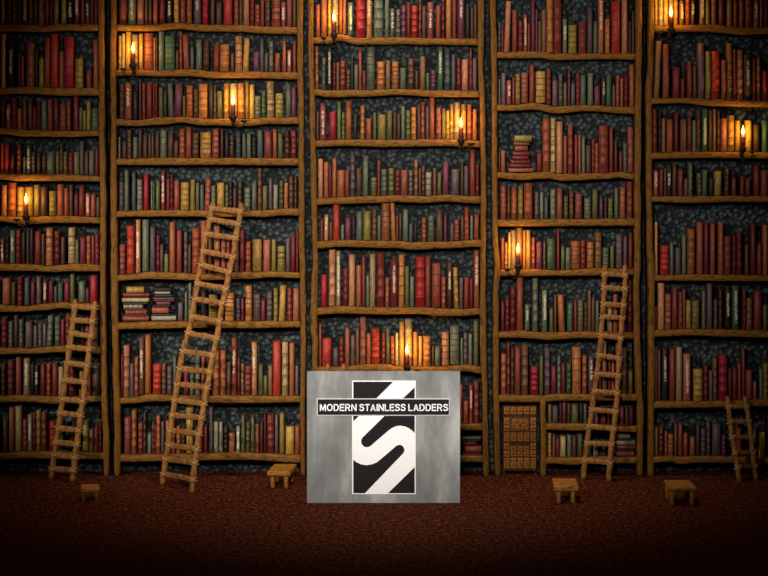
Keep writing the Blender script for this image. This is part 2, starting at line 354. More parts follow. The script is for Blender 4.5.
# ---------------------------------------------------------------- books: x0,x1,top,colour[flags] in crop pixels (4.8 per frame pixel)
#   flags: / pale lettering, = bands, L leans right, J leans left
ROWS = [
(1,0,0,0,"0,18,-40,s 26,48,-60,R 52,76,-30,O 82,100,-50,w 104,126,-20,R/ 130,152,-60,R 156,176,-30,w 180,206,-50,s 212,230,-40,R 234,250,-60,R 254,276,-10,y 290,312,-60,y 318,346,0,k/ 352,376,-40,R/ 382,402,-60,R 406,426,0,w/ 430,446,-50,R 448,464,-20,R"),
(1,1,0,0,"0,20,162,s 30,64,190,k/ 82,96,275,R 96,110,268,m 122,160,205,O= 164,178,230,k 182,204,280,y 206,234,180,O 236,274,162,r 280,300,245,O 302,348,175,r= 354,394,280,y 408,434,335,O 442,466,195,O"),
(1,2,0,0,"0,18,485,R 24,46,500,p/ 48,74,470,R 78,98,520,O 102,122,480,O 128,150,470,w 152,168,510,R 170,188,485,R 192,218,482,g 222,246,478,O 250,276,475,R 280,312,500,O 316,334,485,O 348,372,462,m 376,392,515,l 394,408,530,y 410,430,485,y 434,466,520,g"),
(1,3,0,110,"-2,12,160,r 14,36,165,r 42,62,220,R 76,94,165,O 106,118,225,g 122,142,170,g/ 148,164,205,b 172,190,205,w 196,216,205,w 220,256,200,g 262,280,200,l 284,298,160,w 300,320,200,l 324,346,205,m 350,376,200,l 378,398,150,v 402,420,200,w 424,448,195,g 450,470,180,R"),
(1,4,0,110,"0,28,362,o 34,70,350,O 76,108,370,Y 112,152,370,y 156,186,360,y 190,222,370,w 230,266,390,y 270,300,358,O 304,326,375,O 330,346,360,w 350,372,405,R 374,402,365,R 406,428,400,p/ 432,454,405,O 458,474,420,w"),
(1,5,0,220,"-2,16,95,p/= 20,38,80,k 42,66,50,g/ 72,94,50,R 98,116,60,k 122,134,50,w 138,156,40,k 160,192,55,R 196,210,70,w 214,248,40,s= 256,284,55,R 288,306,85,w 322,356,38,t= 358,374,95,l 378,408,85,m 412,430,78,O 434,450,80,R 452,470,72,m"),
(1,6,0,220,"6,44,282,O 50,70,300,w 78,104,275,R 112,136,280,b 142,164,295,R 170,192,275,v 200,222,290,R/ 228,252,295,R 256,270,320,b 272,296,305,b 304,328,300,m 332,354,262,l 372,404,298,g 408,424,330,w 426,462,270,r"),
(1,7,0,220,"0,30,470,R 36,56,490,g 62,82,460,w 86,106,480,g 116,150,490,v 156,174,510,v 178,196,500,g 200,218,500,v 222,248,462,gJ 258,284,466,g 288,304,480,m 308,334,455,R 380,400,490,w 404,424,470,R 440,466,480,w"),
(1,8,0,330,"0,20,165,w 30,60,150,R= 70,96,135,O 108,138,140,t/ 142,158,165,k 162,180,172,k/ 188,214,165,R 218,238,165,O 244,272,162,R 276,300,180,t 304,322,185,k 326,356,180,m 374,400,195,y 404,430,180,O 438,476,170,w"),
(1,9,0,330,"8,30,430,w 36,62,378,O 68,98,370,t 104,124,435,O 128,148,410,c/ 152,166,400,R 168,190,390,y 194,218,398,O 230,262,445,r 280,300,440,w 330,350,470,w 365,380,360,y 392,420,440,y 424,446,480,w 450,466,450,R 468,484,440,R"),
(2,0,0,0,"568,606,-50,R 612,648,-60,g/ 654,686,-30,s 692,706,-40,w 710,726,-40,w"),
(2,0,150,0,"12,34,-40,O 40,70,-40,R 76,104,-10,k/ 112,136,-30,Y 142,168,-60,p 174,198,-30,o 208,242,-60,v/ 248,278,-40,r 288,308,-40,w 314,342,10,w 350,392,-50,r 402,422,-30,O 426,442,0,w 446,474,-40,s 478,498,-20,R 502,524,20,O 528,546,0,R 550,574,-30,w 582,624,-60,O= 628,650,10,p/ 654,680,-40,p 684,700,0,w"),
(2,1,0,0,"564,580,170,Y 582,596,160,t 598,624,150,Y 628,660,165,t 664,684,160,Y 690,732,158,O= 736,752,180,v"),
(2,1,150,0,"14,34,180,O 38,64,150,g 68,116,172,G= 122,134,240,w 138,152,150,O 156,184,165,pL 192,208,225,b 216,246,188,g 252,282,192,w 302,330,212,R 332,378,212,o= 384,402,255,w 406,440,172,s= 446,474,182,YJ 492,524,250,M 526,544,185,b 548,566,255,v 570,590,195,g 598,622,255,O 634,652,195,O 658,676,240,p/ 684,700,195,O"),
(2,2,0,0,"570,592,400,w 596,628,400,O/ 634,658,440,k 664,676,380,w 680,694,400,O 698,728,402,R 732,748,400,R"),
(2,2,150,0,"14,32,400,R 38,58,420,l 60,78,440,k 82,108,398,gL 114,150,398,MJ 154,166,460,l 170,202,410,O= 206,226,425,w 230,274,402,o= 278,300,400,k 302,314,410,w 316,344,435,l 350,376,400,Y 380,416,400,t 418,452,398,o 456,474,390,y 476,500,405,Y 502,530,460,g= 534,554,435,G 558,594,390,t= 600,638,448,y 650,676,400,g 678,700,415,M"),
(2,3,0,110,"566,576,130,g 582,604,150,w 608,626,95,B 634,656,130,g 660,678,90,w 682,704,120,w 708,726,120,w"),
(2,3,150,110,"0,16,120,w 20,42,110,w 46,76,98,g= 80,108,110,w 112,132,150,w 136,164,90,O 168,196,82,O 200,230,110,w 238,290,108,Y 296,328,90,p 336,350,90,w 356,376,110,k 380,400,120,w 410,432,100,b 440,458,115,g 462,482,110,g 486,506,130,k 512,540,95,b 546,582,100,p 588,608,92,O 612,636,110,l 644,668,95,w 676,700,98,m"),
(2,4,0,110,"568,590,345,v 594,614,290,g 630,648,300,b 654,680,335,c= 686,710,310,r 720,742,345,g"),
(2,4,150,110,"0,18,345,g 24,44,340,l 50,70,290,R/ 76,92,330,R 94,108,310,R 112,138,340,O 144,184,348,Y 190,214,335,y 218,234,350,l 238,256,360,b 260,288,332,pJ 292,312,365,g 318,354,350,Y 360,374,360,l 376,392,345,k 396,414,375,w 418,440,345,w 450,480,375,g 486,510,350,g 516,534,280,B 538,562,365,l 568,586,330,v 590,612,360,c 618,638,340,l 642,662,350,o 666,686,320,w 690,704,320,w"),
(2,5,0,220,"568,598,118,p 604,640,30,r 648,670,0,s/ 680,710,0,g 716,742,35,v 748,764,75,m"),
(2,5,150,220,"44,62,120,w 66,86,165,l 90,118,12,O 124,150,50,O 160,178,60,v 180,194,120,w 198,236,40,O= 240,272,5,O 276,296,60,w 304,332,30,s= 338,360,100,p 364,384,100,O 404,424,60,w 430,452,50,R 456,482,105,O 490,534,95,Y 542,576,98,p 582,604,95,y 610,646,128,y= 650,672,90,v 674,698,75,R 700,712,50,R"),
(2,6,150,220,"130,156,400,v 164,178,350,g 182,196,305,g 206,222,350,l 240,270,340,k 280,320,360,y= 358,402,352,o= 412,430,380,v 434,450,378,m 456,488,318,o= 494,528,358,v= 532,552,388,m 558,586,348,v 592,612,330,y 620,650,316,YJ 658,680,330,O 684,716,330,p"),
(2,7,0,330,"570,582,120,R 588,618,76,s 620,638,165,v 642,660,135,O 664,688,40,B/ 692,720,28,o"),
(2,7,150,330,"10,50,168,r 54,74,165,B 78,104,180,v 108,124,130,g 158,184,190,m 188,210,180,g 214,238,120,g 244,262,130,O 266,284,130,w 300,330,100,o 334,362,100,O 366,386,160,w 390,414,40,O/ 418,430,135,R 434,450,165,B 452,482,178,O 486,512,62,s/ 518,540,170,l 542,562,225,l 566,586,175,B 588,626,58,r 632,662,60,t 668,692,65,o 696,712,175,v"),
(2,8,0,330,"592,624,425,p= 628,652,390,o 660,682,450,O 684,698,400,w 704,724,500,g 732,746,460,O"),
(2,8,150,330,"8,24,450,R 26,46,415,O 50,66,445,v 72,92,440,O 100,118,400,p 124,144,465,O 148,164,470,w 170,204,378,Y 210,228,470,k 232,250,440,R 256,272,470,R 280,300,375,v 304,326,445,c 330,346,445,c 350,372,470,k 376,404,500,p 412,430,465,c/ 436,454,415,l 458,478,448,l 482,500,420,l 504,522,455,O 526,540,450,w 544,556,405,R 558,594,412,R= 598,614,410,v 620,644,405,y 650,690,468,Y 694,718,465,O"),
(3,0,300,0,"76,94,20,O 100,128,-50,o 132,150,-40,Y 154,184,-60,t 188,204,-40,o 206,222,-60,o 230,256,10,g/ 270,314,-50,r 320,346,-60,s/= 356,400,-60,g 408,428,-30,g 434,454,40,g/ 462,482,45,v 488,508,25,M 512,530,10,R 534,566,25,r 572,582,-40,O 586,606,30,w 612,642,10,p/= 654,676,25,O 680,696,-40,R 702,728,-40,o"),
(3,0,450,0,"12,32,-30,O 38,72,-60,M/ 76,96,20,k 100,114,35,w 116,130,20,w"),
(3,1,300,0,"70,88,222,o 104,122,275,g 128,154,220,k/ 158,170,300,R 174,188,300,B 190,218,290,R 222,240,335,w 244,256,270,k 260,278,310,g 282,296,228,O 300,316,340,m 320,360,225,g= 370,406,295,o 412,434,290,B 442,474,295,o= 480,510,325,g 518,548,280,w 552,570,340,w 576,604,270,B 606,622,350,G 626,654,335,M 662,688,225,G/ 694,724,230,b"),
(3,1,450,0,"8,28,260,b 32,54,282,R 58,90,285,s 94,108,230,m 110,130,278,v"),
(3,2,300,0,"76,90,535,w 94,124,495,p/ 138,174,535,r 178,196,488,l 200,214,540,l 218,248,485,o 254,276,545,k 290,310,508,o 318,342,570,O 350,366,540,l 374,412,550,y 416,444,530,l 448,462,540,w 466,482,545,w 486,504,510,g 508,530,530,l 534,558,515,o 564,578,500,w 580,600,490,O 604,618,510,v 622,646,465,O 654,678,515,p 682,700,520,y 702,718,530,Y"),
(3,2,450,0,"0,18,500,Y 20,50,490,t 54,80,500,Y 84,106,500,O 110,132,525,o"),
(3,3,300,110,"86,110,235,s 114,136,250,O 138,150,260,R 154,174,230,o 178,214,290,O 216,236,290,O 240,264,205,v 270,294,280,w 302,328,220,g 340,368,325,l= 372,384,240,m 390,418,285,g 424,452,280,l 456,480,290,R 484,518,290,p 522,542,290,v 548,566,240,B 570,582,280,w 584,600,270,w 604,632,300,c= 638,656,280,B 660,680,300,l 686,716,250,M"),
(3,3,450,110,"8,46,285,v 52,66,250,w 68,90,270,v 96,124,190,O 126,140,260,R"),
(3,4,300,220,"98,110,0,R 116,136,-25,s/ 140,156,10,w 158,190,-90,r 196,212,25,g 216,244,-10,M 250,264,-20,k 270,300,-40,g 304,340,-42,y 346,368,-50,B 372,388,-20,g 392,430,-88,o= 436,458,-110,oL 462,472,-20,R 474,490,-30,w 494,520,-50,g 524,542,20,b 546,560,20,k 584,608,-10,O 614,646,-20,g= 654,686,-50,w 692,706,-20,M"),
(3,4,450,220,"2,18,20,v 20,46,0,O 52,68,-20,w 70,92,-60,O 98,112,-20,g 116,142,-28,O"),
(3,5,300,220,"100,130,265,r 138,170,145,s 174,194,150,t/ 206,230,235,R= 234,264,168,s 270,294,220,O 296,314,175,R 318,332,270,g 334,362,165,t 368,406,160,R 410,428,280,O 434,470,190,m/ 474,502,168,o= 504,524,225,l 528,548,275,g 554,600,178,r= 602,628,175,O 634,676,210,O= 680,700,275,O"),
(3,5,450,220,"-14,12,200,w/ 18,40,230,YL 46,64,280,v 68,92,278,R 94,112,285,R 116,142,148,O/"),
(3,6,300,220,"90,102,500,O 106,150,572,r 158,184,620,v 188,208,570,R 216,238,520,O 244,262,555,v 266,284,520,B 288,316,472,p 320,338,548,O 342,382,525,r= 392,410,545,R 412,430,515,l 434,454,560,O 458,472,545,t 476,500,490,Y 504,540,480,t 544,566,540,o 570,588,560,Y 592,628,560,o= 634,646,610,w 648,676,610,g 682,716,540,s="),
(3,6,450,220,"2,46,510,g= 52,64,570,g 66,86,545,v 90,108,550,g 114,138,485,l="),
(3,7,450,330,"48,60,265,O 66,90,345,O 94,110,268,O/ 116,140,250,O"),
(4,0,450,0,"232,246,105,b 248,260,115,R 266,292,5,sJ 300,326,48,O 330,352,100,R= 356,372,70,O/ 374,388,110,R 392,410,0,m 412,424,45,M 426,440,100,B 442,464,45,B 466,498,-30,o 500,538,-40,R 544,564,90,g/ 572,612,118,y= 620,658,103,O= 662,688,35,v 692,710,100,g 714,740,-40,s/ 748,770,90,o"),
(4,0,608,0,"20,62,5,r= 70,98,-40,s 102,116,100,w 118,130,50,w"),
(4,1,450,0,"234,244,380,g 248,270,350,v 274,296,385,p/ 300,314,370,R 316,340,355,y 344,378,348,p= 384,408,308,O 414,462,342,Y= 466,486,335,R 494,520,385,v 524,544,355,v 548,564,400,l 568,580,330,m 584,604,400,b 608,626,350,R 628,656,360,g 664,690,350,g 696,724,412,M 732,748,375,w/"),
(4,1,608,0,"-6,20,365,G 24,38,410,B 42,58,362,O 62,76,375,O 80,100,368,R 106,130,310,O"),
(4,2,450,110,"234,244,200,w 246,268,195,O 420,444,208,R 448,482,40,O 486,510,38,t= 514,544,55,s 548,564,125,O 568,594,72,p 600,616,120,R 618,632,120,O 636,652,130,g 656,680,170,w 684,696,140,R 698,716,160,O 718,764,75,O="),
(4,2,608,110,"10,28,85,R 34,48,150,w 56,72,200,R 76,94,160,g 98,128,82,p"),
(4,3,450,110,"244,272,362,p= 276,292,370,w 296,324,372,O 328,354,365,y 358,400,352,O= 408,430,395,v 434,452,395,g 456,474,420,b 484,510,382,g 514,544,375,p 550,570,415,l 576,596,390,B 604,638,402,p= 648,680,425,g= 686,714,380,l 720,738,425,M 744,756,420,w"),
(4,3,608,110,"4,28,425,l 34,54,375,g 60,88,372,o= 94,122,345,O"),
(4,4,450,220,"246,262,85,O 264,278,110,o 280,292,60,Y 294,318,50,t 320,350,40,Y 352,366,50,o 368,390,50,Y 394,412,85,p 416,446,105,M= 450,462,110,v 468,510,90,G= 516,528,45,m 536,554,128,l 558,582,135,g 584,628,103,o= 630,654,98,R 660,694,108,o= 700,732,62,B= 736,766,135,g"),
(4,4,608,220,"14,34,125,l 42,74,70,v= 78,96,80,v 102,122,65,R"),
(4,5,450,220,"246,264,395,R 268,286,385,R 290,318,330,R 322,354,278,O 362,384,410,g/ 398,426,282,g 444,470,340,g/ 480,498,430,l 502,514,365,w 522,552,362,oL 566,594,402,G= 598,612,388,m 616,644,388,l= 648,662,400,w 664,680,340,B 682,698,375,w 702,718,390,g"),
(4,5,608,220,"4,24,420,t 28,50,360,O 80,96,300,k 100,118,290,R"),
(4,6,450,330,"246,272,118,O 274,290,65,R 294,308,90,w 312,342,85,O 346,378,72,B 388,428,180,r 432,450,128,l 456,484,90,v 488,514,178,m 518,534,128,g 536,558,165,R 562,584,165,G 590,632,85,o= 638,660,125,O 666,694,130,v/ 700,712,200,w 716,730,200,R 736,756,50,B"),
(4,6,608,330,"4,16,140,R 20,34,140,O 40,60,60,O 68,96,90,w 102,122,200,y"),
(4,7,450,330,"472,490,360,l 494,522,370,v 526,540,355,k 542,560,350,R 564,582,355,w 586,620,360,l 624,640,355,k 644,660,360,g 695,718,400,M 726,752,395,O"),
(4,7,608,330,"0,14,390,w 20,36,375,R 60,80,375,R 86,100,375,w 104,124,375,m"),
(4,8,450,330,"472,490,500,Y 494,508,510,B 510,530,525,R 532,560,515,t 566,586,510,g 588,610,515,w 614,640,505,l 670,682,540,b 692,716,540,c 722,756,550,b"),
(5,0,608,0,"226,242,-30,Y 246,268,-30,t 270,292,-50,Y 296,318,-40,t 320,340,-60,Y 348,370,0,B/ 376,400,-40,O 402,422,0,w/ 446,470,-20,B/ 474,494,0,y 498,528,-40,p 536,566,-40,R 576,604,-30,B 608,628,0,O 634,660,-20,O 664,700,-40,R 704,730,0,O/ 734,750,-20,R 754,774,0,R"),
(5,1,608,0,"226,256,195,BJ 268,298,210,O 316,350,322,R 354,372,375,R 384,408,295,R 412,428,315,w 436,468,208,v 474,498,245,y 502,542,245,r 550,572,288,O 576,602,208,B= 604,622,235,R 624,654,240,s 656,696,262,k/ 700,714,275,R 720,738,280,B 748,774,340,r"),
(5,2,608,110,"216,240,-5,R 246,258,0,k 262,280,40,B 286,314,45,O 322,344,10,R 352,380,45,B 384,406,25,R 410,424,50,g 428,450,5,w 456,480,-5,G/ 488,502,0,w 508,522,-5,B 526,540,5,w 546,576,40,p 580,612,25,Y 616,640,50,Y 664,696,50,Y 704,734,70,w 746,774,50,G"),
(5,3,608,110,"222,246,290,p/ 250,268,285,R 272,284,280,w 286,308,275,k/ 314,334,255,w 340,364,290,R 370,386,330,v 390,410,255,g 432,450,305,lL 456,482,290,G 488,510,330,k 516,550,295,y 566,586,280,w 600,620,330,R 640,660,320,R 664,690,330,R 706,734,265,R 740,774,290,O"),
(5,4,608,220,"214,242,10,o 256,298,125,r 302,320,110,g 328,354,135,v 360,380,75,g 386,422,45,o= 432,462,12,O 466,488,15,R 496,520,20,O 534,560,10,o= 564,596,80,O= 602,618,75,R 622,648,60,R 664,680,120,w 690,716,20,R 722,744,115,R 750,774,25,O"),
(5,5,608,220,"224,240,420,R 244,276,305,s 280,308,358,p= 312,340,325,R 344,360,348,O 362,378,335,R 380,404,388,y 408,444,390,y= 456,474,340,l 480,506,308,v 514,530,385,v 536,554,340,w 566,594,325,k/ 602,634,320,G/ 652,666,335,m 670,698,378,B 706,744,345,m 750,774,410,l"),
(5,6,608,330,"226,242,85,R 244,256,100,w 264,290,95,k/ 300,328,95,O 332,360,85,t 366,402,118,p/ 416,460,192,Y 464,486,175,R 490,506,200,v 508,530,140,B 538,580,122,r 584,598,190,w 602,626,190,R 628,644,165,O 648,664,90,R 668,698,195,O 702,720,250,O 734,748,190,g 752,774,165,y"),
(5,7,608,330,"228,244,470,y 248,270,470,R 276,288,490,O 292,318,505,O 322,338,455,w 342,362,455,O 366,390,500,O 398,424,520,O 428,444,460,w 450,474,480,v 478,496,445,v 506,548,455,v 552,570,510,M 620,650,460,O 700,722,470,w 730,760,495,Y")]
# lying books: case, row, [(x0,x1,y0,y1,colour)] in frame pixels, bottom first
STACKS = [
(2,6,'left',[(122,148,316.4,321.4,'p'),(124,147,314.8,316.4,'R'),(124.5,146,310.6,314.8,'p='),(123,146,309,310.6,'R'),(123,142,304.8,309,'c='),(122,147,302.6,304.8,'k'),(121.5,148.5,298.4,302.6,'t'),(123,148,297.2,298.4,'k'),(122.5,149,293.4,297.2,'R'),(126,143.5,287,293.4,'Y')]),
(2,6,'right',[(151,175.5,316.2,321.2,'c'),(152,172,314.4,316.2,'k'),(151.5,168,307.4,314.4,'O'),(153,170,305.4,307.4,'k'),(155.5,169.5,301.8,305.4,'M'),(153,174,300.4,301.8,'R'),(153,173.5,297.8,300.4,'v'),(154,172,294.6,297.8,'k'),(154,169.5,291.8,294.6,'c'),(154,171,288,291.8,'k')]),
(3,8,'only',[(463,481,453.8,455.8,'R'),(465,481.5,446.4,453.8,'O'),(463,477,441.8,446.4,'R'),(461.5,481,439.8,441.8,'k'),(461.5,481.5,437.4,439.8,'g')]),
(4,2,'only',[(509,534,168,172.6,'p'),(510,531,164,168,'R'),(511,530,159.8,164,'R='),(512.5,529,156,159.8,'m'),(513,530,151.4,156,'R'),(515,528,145.8,151.4,'O'),(514,530,142,145.8,'B'),(515,532,133,139.6,'y'),]),
(4,8,'only',[(616,634.5,451.6,457.4,'p'),(617.5,636,450,451.6,'k'),(618,636,446,450,'R'),(617,635.5,440.8,446,'c'),(618,635,439.4,440.8,'k'),(617,631,435.6,439.4,'t')]),
]
STACKS[3][3][-1] = (515, 532, 135.4, 142, 'y')

def book_mesh(mb, x, y, z, w, h, dep, code, tint, lean=0.0, ribs=False, lying=False, rnd=R):
    """upright book, spine towards -y. x = centre"""
    bl = min(.032, w * .55)
    def prof(s, z_):
        pts = []
        for k in range(7):
            a = PI * (k / 6); pts.append((-math.cos(a) * w / 2 * s, bl - math.sin(a) * bl * (1 if s > .97 else .8)))
        pts = [(-w / 2 * s, bl + .004)] + pts[1:-1] + [(w / 2 * s, bl + .004)]
        pts += [(w / 2 * s, dep), (-w / 2 * s, dep)]
        return [(px_, py_, z_) for px_, py_ in pts]
    def place(p):
        px_, py_, pz_ = p
        if lying: return (x + h / 2 - pz_ if lying == 2 else x - h / 2 + pz_, y + py_, z + w / 2 + px_) if False else (x - h / 2 + pz_, y + py_, z + w / 2 - px_)
        return (x + px_ + lean * (pz_ - h / 2), y + py_, z + pz_)
    e = min(.004, h * .1)
    zs = [(0, .96), (e, 1)]
    if ribs:
        for q in (.2, .4, .6, .8):
            zs += [(h * q - .004, 1), (h * q - .002, 1.0001), (h * q + .002, 1.0001), (h * q + .004, 1)]
    zs += [(h - e, 1), (h, .96)]
    rings = []
    for z_, s in zs:
        rg = prof(s, z_)
        if s > 1: rg = [(a, b_ - .0035 if 0 < i < 7 else b_, c_) for i, (a, b_, c_) in enumerate(rg)]
        rings.append([place(p) for p in rg])
    mb.loft(rings, BM[code], tint=tint)
    q = [(-w / 2 * .8, bl + .008, h + .0006), (w / 2 * .8, bl + .008, h + .0006), (w / 2 * .8, dep - .004, h + .0006), (-w / 2 * .8, dep - .004, h + .0006)]
    mb.add([place(p) for p in q], [(0, 1, 2, 3)], PAGES, smooth=False)
    return place, bl
def bands_mesh(mb, place, bl, w, h, n, i):
    if True:
        zc = h * (.12 + .76 * (i + .5) / n) if n > 2 else h * (.15 + .7 * i)
        t = .004
        ring = lambda z_, o: [(-math.cos(PI * k / 8) * (w / 2 + o * .3), bl - math.sin(PI * k / 8) * bl - o, z_) for k in range(9)] + \
                             [(math.cos(PI * k / 8) * (w / 2 - .002), bl + .003 - math.sin(PI * k / 8) * (bl - .002), z_) for k in range(9)]
        rr = [[place(p) for p in ring(zc - t, .0006)], [place(p) for p in ring(zc - t * .5, .0022)], [place(p) for p in ring(zc + t * .5, .0022)], [place(p) for p in ring(zc + t, .0006)]]
        mb.loft(rr, BAND)
def title_mesh(mb, place, bl, w, h, rnd):
    a, b = h * rnd.choice((.3, .18, .4)), h * rnd.choice((.86, .9, .78)); z = b; cw = min(w * .3, .013)
    while z > a:
        k = rnd.uniform(.008, .013); s = cw * rnd.uniform(.6, 1)
        y = -.0018
        for (u0, u1, v0, v1) in rnd.choice([((-s, s, 0, .28), (-s, s, .72, 1)), ((-s, s, 0, .3), (-s, -s * .4, 0, 1)), ((-s, s, .35, .7), (s * .3, s, 0, 1)), ((-s, s * .1, 0, .5), (0, s, .5, 1))]):
            p = [(u0, y, z - k + v0 * k), (u1, y, z - k + v0 * k), (u1, y, z - k + v1 * k), (u0, y, z - k + v1 * k)]
            p2 = [(a_, .004, c_) for a_, _, c_ in p]
            mb.loft([[place(q) for q in p2], [place(q) for q in p]], GILT, smooth=False)
        z -= k + rnd.uniform(.002, .004) + (rnd.random() < .12) * .012

books = []   # dicts
for c, k, ox, oy, txt in ROWS:
    for tok in txt.split():
        x0, x1, tp, cc = tok.split(',')
        books.append(dict(c=c, k=k, x0=ox + float(x0) / 4.8, x1=ox + float(x1) / 4.8, top=oy + float(tp) / 4.8, code=cc[0], fl=cc[1:], view=True))
rows = {}
for b in books: rows.setdefault((b['c'], b['k']), []).append(b)
def inner(c, k, y0, y1):
    l = max(post_x(f'{c}L', q)[1] for q in (y0, (y0 + y1) / 2, y1)); r = min(post_x(f'{c}R', q)[0] for q in (y0, (y0 + y1) / 2, y1))
    if c == 4 and k >= 7: l = post_x('4D', y1)[1]
    return l + .5, r - .5
for b in books:
    bt = shelf_y(b['c'], b['k'], b['x0'])[0]
    if b['k'] == 0: b['top'] = max(b['top'], -48)
    if b['k']: b['top'] = max(b['top'], max(shelf_y(b['c'], b['k'] - 1, q)[1] for q in (b['x0'], b['x1'])) + .7)
    l, r = inner(b['c'], b['k'], b['top'], bt)
    e = 1 if b['fl'] and b['fl'][-1] in 'LJ' else 0
    if b['x0'] < l + e: b['x0'] = l + e; b['x1'] = max(b['x1'], l + e + 2)
    if b['x1'] > r - e: b['x1'] = r - e; b['x0'] = min(b['x0'], r - e - 2)
for key, L in rows.items():
    L.sort(key=lambda b: b['x0'])
    for a, b in zip(L, L[1:]):
        if a['x1'] > b['x0'] - .4:
            mid = (a['x1'] + b['x0']) / 2; a['x1'] = mid - .2; b['x0'] = mid + .2
    for i, a in enumerate(L): a['i'] = i
for c, k, which, L in STACKS:
    for i, (x0, x1, y0, y1, cc) in enumerate(L):
        books.append(dict(c=c, k=k, x0=x0, x1=x1, y0=y0, y1=y1, top=y0, code=cc[0], fl=cc[1:], lie=True, stack=which, i=i, n=len(L), view=True))
def hid(b):
    mx, my = (b['x0'] + b['x1']) / 2, b['top']
    f = 1.0
    if b['c'] == 2 and 165 < mx < 236 and 205 < my: f = .35 if abs(mx - (262 - (my + 20) * .17 - 12)) < 22 else 1
    if b['c'] == 1 and mx > 57 and my > 305: f = .35
    if b['c'] == 4 and 590 < mx < 622 and my > 270: f = .35
    if b['c'] == 5 and 722 < mx < 756 and my > 400: f = .3
    return f
for b in books:
    bot = b['y1'] if b.get('lie') else shelf_y(b['c'], b['k'], (b['x0'] + b['x1']) / 2)[0]
    b['bot'] = bot
    vx = max(0, min(768, b['x1']) - max(0, b['x0']))
    b['area'] = vx * (bot - max(0, b['top'])) * hid(b)
# out of frame, or behind the sign: part of the uncounted rest
def filler(c, k, xa, xb, seed):
    r = random.Random(seed); x = xa; L = []
    while x < xb - 6:
        w = r.uniform(3, 8); bot = shelf_y(c, k, x)[0]
        up = shelf_y(c, k - 1, x)[1] if k else -51
        h = (bot - up) * r.uniform(.55, .88)
        L.append(dict(c=c, k=k, x0=x, x1=x + w, top=bot - h, bot=bot, code=r.choice('RROOwwogmvBpyrs'), fl='', area=0, view=False, i=-1)); x += w + r.uniform(.4, 2.5)
    return L
for k in range(10): books += filler(1, k, -61, 0 if k != 9 else 1, 100 + k)
for k in range(8): books += filler(5, k, 770.5, 824, 200 + k)
books += filler(3, 7, 320, 459, 301) + filler(3, 8, 320, 460, 302)

vis = sorted([b for b in books if b['view']], key=lambda b: -b['area'])
for b in vis[:300]: b['ind'] = True
print('books in view', len(vis), 'total', len(books))

ORD = 'first second third fourth fifth sixth seventh eighth ninth tenth eleventh twelfth thirteenth fourteenth fifteenth sixteenth'.split()
def size_word(b):
    w = b['x1'] - b['x0']
    if b.get('lie'): return 'thick' if b['y1'] - b['y0'] > 5 else ''
    up = shelf_y(b['c'], b['k'] - 1, b['x0'])[1] if b['k'] else 0
    f = (b['bot'] - b['top']) / max(10, b['bot'] - max(0, up))
    s = 'wide' if w > 7.4 else ('thin' if w < 4 else '')
    hh = '' if b['k'] == 0 else ('tall' if f > .82 else ('short' if f < .5 else ''))
    return ' '.join(q for q in (hh, s) if q)
def desc(b):
    t = (size_word(b) + ' ' + COLS[b['code']][1] + (' lettered' if '/' in b['fl'] else '') + (' banded' if '=' in b['fl'] else '')).strip()
    return t
for (c, k), L in rows.items():
    cnt = {}
    for b in L: cnt.setdefault(b['code'], []).append(b)
    shelf_words = ('top visible shelf' if k == 0 else ('bottom shelf' if k == len(shelf[c]) - 2 else ORD[k] + ' shelf down')) + ' in ' + CASE_NAME[c]
    for d, q in cnt.items():
        nm = COLS[d][1]
        for i, b in enumerate(q):
            sz = size_word(b); ft = ' with pale lettering' if '/' in b['fl'] else (' with banded spine' if '=' in b['fl'] else '')
            if len(q) == 1: opts = [f"the only {nm} book{ft}, {sz}, on {shelf_words}", f"the only {nm} book{ft} on {shelf_words}", f"the only {nm} book on {shelf_words}"]
            else:
                w_ = 'left' if i == 0 else 'right'
                first = f"{w_} of the two {nm} books" if len(q) == 2 else f"{ORD[i]} {nm} book from left"
                opts = [f"{first}{ft}, {sz}, on {shelf_words}", f"{first}{ft} on {shelf_words}" if len(q) > 2 else f"{first}, {sz}, on {shelf_words}", f"{first} on {shelf_words}"]
            opts = [' '.join(o_.replace(', ,', '').split()) for o_ in opts]
            b['label'] = next(o_ for o_ in opts if len(o_.replace('-', ' ').split()) <= 16)
            b['rowname'] = 'books on ' + shelf_words
for b in books:
    if b.get('lie'):
        nm = {('left'): 'left stack', 'right': 'right stack', 'only': 'stack'}[b['stack']]
        if b['i'] == 0: pos = 'bottom'
        elif b['i'] == b['n'] - 1: pos = 'top'
        else: pos = ORD[b['i']] + ' from bottom'
        sh = 'bottom shelf' if b['k'] == 8 else ORD[b['k']] + ' shelf'
        b['label'] = f"{COLS[b['code']][1]} book lying flat, {pos} of {nm}, {sh} of {CASE_NAME[b['c']]}"
        b['rowname'] = f"books lying in the {nm}, {sh} of {CASE_NAME[b['c']]}"
rest = MB()
